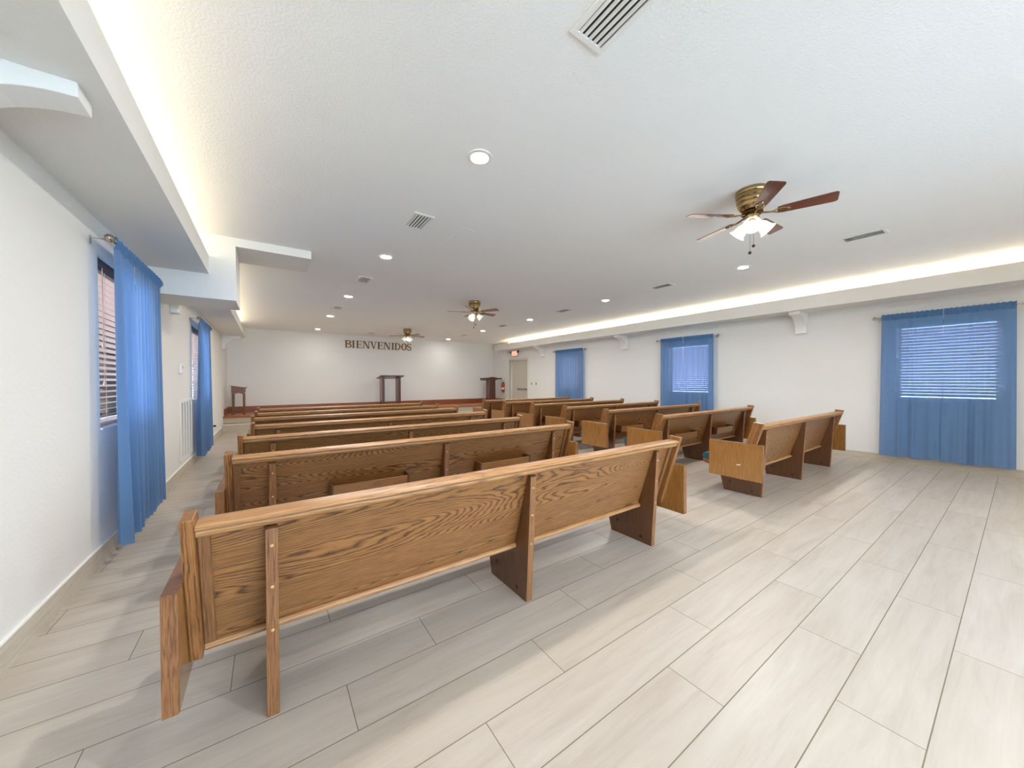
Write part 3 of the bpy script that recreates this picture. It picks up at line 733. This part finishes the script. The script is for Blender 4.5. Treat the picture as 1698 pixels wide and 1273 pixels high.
def letter(bm, ch, w, h, d=.014):
    T = .20*h; t2 = .075*h; sf = .06*h
    def bar(x0, x1, z0, z1): box(bm, x0, x1, 0, d, z0, z1)
    def stem(x, wd=T, e=.06): bar(x, x+wd, 0, h); bar(x-e*h, x+wd+e*h, 0, sf); bar(x-e*h, x+wd+e*h, h-sf, h)
    o = .06*h
    if ch == 'I': stem((w-T)/2)
    elif ch == 'E':
        stem(o); bar(o, w-.03*h, h-sf, h); bar(o, w, 0, sf); bar(o, w-.16*h, h*.49, h*.49+sf)
        bar(w-.08*h, w-.03*h, h-.24*h, h); bar(w-.05*h, w, 0, .27*h); bar(w-.20*h, w-.15*h, .37*h, .66*h)
    elif ch == 'N':
        bar(o, o+t2, 0, h); bar(w-o-t2, w-o, 0, h); bar(0, .22*h, h-sf, h); bar(0, .24*h, 0, sf); bar(w-.24*h, w, h-sf, h)
        prism(bm, [(o, h), (o+T*1.15, h), (w-o, 0), (w-o-T*.9, 0)], 0, d, 'y')
    elif ch == 'V':
        prism(bm, [(o*.7, h), (o*.7+T*1.05, h), (w/2+T*.45, 0), (w/2-T*.1, 0)], 0, d, 'y')
        prism(bm, [(w-o-t2, h), (w-o, h), (w/2+T*.4, 0), (w/2+T*.05, 0)], 0, d, 'y'); bar(-.01, .34*h, h-sf, h); bar(w-.27*h, w+.01, h-sf, h)
    elif ch in 'BD':
        stem(o)
        def bowl(z0, z1, xr):
            cx = o+T+.02*h; r = (z1-z0)/2-sf/2; P = [(o+T*.5, z1-sf/2)]
            W_ = [sf]
            for i in range(13):
                a = PI/2-PI*i/12; P.append((cx+(xr-cx-.09*h)*math.cos(a), (z0+z1)/2+r*math.sin(a))); W_.append(sf+.12*h*math.cos(a))
            P.append((o+T*.5, z0+sf/2)); W_.append(sf); stroke(bm, P, W_, d)
        if ch == 'D': bowl(0, h, w)
        else: bowl(.50*h, h, w*.92); bowl(0, .54*h, w)
    elif ch == 'O':
        P = []; W_ = []
        for i in range(29):
            a = 2*PI*i/28; P.append((w/2+(w/2-.09*h)*math.cos(a), h/2+(h/2-.03*h)*math.sin(a))); W_.append(.07*h+.12*h*abs(math.cos(a)))
        stroke(bm, P, W_, d)
    elif ch == 'S':
        P = []; W_ = []
        for i in range(15):
            a = math.radians(30+240*i/14); P.append((w/2+(w/2-.10*h)*math.cos(a), .745*h+.215*h*math.sin(a))); W_.append(.075*h+.10*h*max(0, (i-7)/7))
        for i in range(15):
            a = math.radians(90-245*i/14); P.append((w/2+(w/2-.09*h)*math.cos(a), .27*h+.235*h*math.sin(a))); W_.append(.175*h-.10*h*(i/14))
        stroke(bm, P, W_, d); bar(w-.15*h, w-.09*h, .70*h, h); bar(.05*h, .11*h, 0, .32*h)
word = 'BIENVENIDOS'
ext = [(145, 282), (284, 348), (372, 490), (506, 640), (652, 782), (800, 912), (928, 1054), (1072, 1136), (1142, 1262), (1278, 1386), (1392, 1482)]
which = ['first letter B', 'first letter I', 'first letter E', 'first letter N', 'letter V', 'second letter E', 'second letter N', 'second letter I', 'letter D', 'letter O', 'last letter S']
for (a, b), ch, wh in zip(ext, word, which):
    def X_(px):       # pixel of the word -> metres along the wall (slight foreshortening)
        u = (px-145)/(1482-145); return 2.082+(4.300-2.082)*(u*(1+.10*(u-1)))
    xa, xb = X_(a), X_(b); bm = bmn(); letter(bm, ch, xb-xa, .246)
    o = obj('wall_letter', bm, LETTER); o.location = (xa, YF-.015, 2.360)
    tag(o, 'brown raised %s of the word BIENVENIDOS on the far wall' % wh, 'letter', 'letters of the word on the far wall')

# ------------------------------------------------------------------ small things on the walls
def text_mesh(s, size, depth, m, parent, mtx, name):
    c = bpy.data.curves.new('t', 'FONT'); c.body = s; c.size = size; c.extrude = depth; c.align_x = 'CENTER'; c.align_y = 'CENTER'
    to = bpy.data.objects.new('t', c); COL.objects.link(to); dg = bpy.context.evaluated_depsgraph_get()
    me = bpy.data.meshes.new_from_object(to.evaluated_get(dg)); bpy.data.objects.remove(to); bpy.data.curves.remove(c)
    me.materials.clear(); me.materials.append(m); me.name = name
    o = bpy.data.objects.new(name, me); COL.objects.link(o); o.parent = parent; o.matrix_local = mtx; return o
t = thing('exit_sign', 'lit red and white EXIT sign with emergency lamps above the grey door', 'exit sign', (XR, 11.06, 2.20))
obox('housing', CREAM, -.05, -.0005, -.19, .19, 0, .205, t, .006)
obox('sign_face', EXITB, -.054, -.05, -.165, .165, .02, .185, t)
text_mesh('EXIT', .17, .0015, EXITR, t, Matrix.Translation((-.0555, 0, .10)) @ Matrix(((0, 0, -1, 0), (-1, 0, 0, 0), (0, 1, 0, 0), (0, 0, 0, 1))), 'exit_lettering')
for e in (-1, 1):
    bm = bmn(); tube(bm, [(-.03, e*.19, .19), (-.03, e*.225, .215), (-.03, e*.25, .19)], .006, 6); lathe(bm, [(.02, 0), (.035, .03), (.042, .05), (.042, .06)], (-.035, e*.25, .14), 14, Matrix.Rotation(-PI/2.4, 4, 'Y')); obj('emergency_lamp', bm, BLACK if e < 0 else METAL, t, smooth=True)

t = thing('fire_extinguisher', 'red fire extinguisher hung on the wall left of the grey door', 'fire extinguisher', (XR-.075, 11.83, .80))
bm = bmn(); lathe(bm, [(.03, 0), (.058, .008), (.062, .03), (.062, .27), (.052, .31), (.026, .335), (.02, .345)], n=24); obj('cylinder', bm, RED, t, smooth=True)
bm = bmn(); lathe(bm, [(.018, .34), (.02, .36), (.02, .375)], n=12); box(bm, -.012, .012, -.06, .03, .375, .39); box(bm, -.012, .012, -.07, .02, .395, .408); obj('valve_handle', bm, BLACK, t)
bm = bmn(); tube(bm, [(0, .02, .36), (0, .07, .36), (0, .10, .30), (0, .10, .20), (0, .085, .10), (0, .08, .05)], .009, 8); obj('hose', bm, BLACK, t, smooth=True)
bm = bmn(); lathe(bm, [(.0625, .11), (.0632, .112), (.0632, .19), (.0625, .192)], n=24, cap=False); obj('paper_label', bm, CREAM, t, smooth=True)
obox('wall_hook', METAL, .06, .0745, -.02, .02, .28, .36, t)

def switch(y, label, z=1.15):
    t = thing('wall_switch', label, 'light switch', (XR, y, z), 0, 'switch plates beside the door')
    obox('plate', CREAM, -.006, -.0003, -.045, .045, -.06, .06, t, .002); obox('rocker', BLACK, -.010, -.006, -.018, .018, -.035, .035, t, .001)
switch(9.79, 'wall switch plate right of the grey door, nearer the curtain'); switch(10.06, 'wall switch plate right of the grey door, nearer the door')

t = thing('thermostat', 'white thermostat box on the left wall between the two curtains', 'thermostat', (XL, 6.28, 1.36))
obox('case', WHITE, .0003, .03, -.075, .075, 0, .125, t, .005); obox('display', METAL, .03, .0315, -.03, .03, .06, .10, t)

t = thing('return_air_grille', 'tall white return air grille low on the left wall beside the far curtain', 'air grille', (XL, 6.66, .19))
bm = bmn(); e = .045
for a in ((-.42, -.42+e, 0, .82), (.42-e, .42, 0, .82), (-.42+e, .42-e, 0, e), (-.42+e, .42-e, .82-e, .82)): box(bm, .0004, .012, *a)
obj('frame', bm, WHITE, t, .002); obox('duct_shade_sheet', DARK, .0004, .0015, -.42+e, .42-e, e, .82-e, t)  # dark sheet on the wall in place of the shaded duct
bm = bmn(); z = e+.01
while z < .77: prism(bm, [(.002, z+.006), (.009, z), (.0105, z+.0015), (.0035, z+.0075)], -.42+e, .42-e, 'y'); z += .0185
for yy in (-.19, 0, .19): box(bm, .002, .0115, yy-.008, yy+.008, e, .82-e)
obj('louvres', bm, WHITE, t)

t = thing('wall_outlet', 'white outlet with a black plug low on the left wall near the stage', 'outlet', (XL, 9.55, .30))
obox('plate', CREAM, .0003, .006, -.04, .04, 0, .12, t, .002); obox('plug', BLACK, .006, .05, -.02, .02, .01, .045, t, .004)

# unseen ground outside, made pale to bounce daylight up to the ceiling
struct(obox('floor_outside', BOUNCE, -30, 38, -30, 40, -.35, -.25))
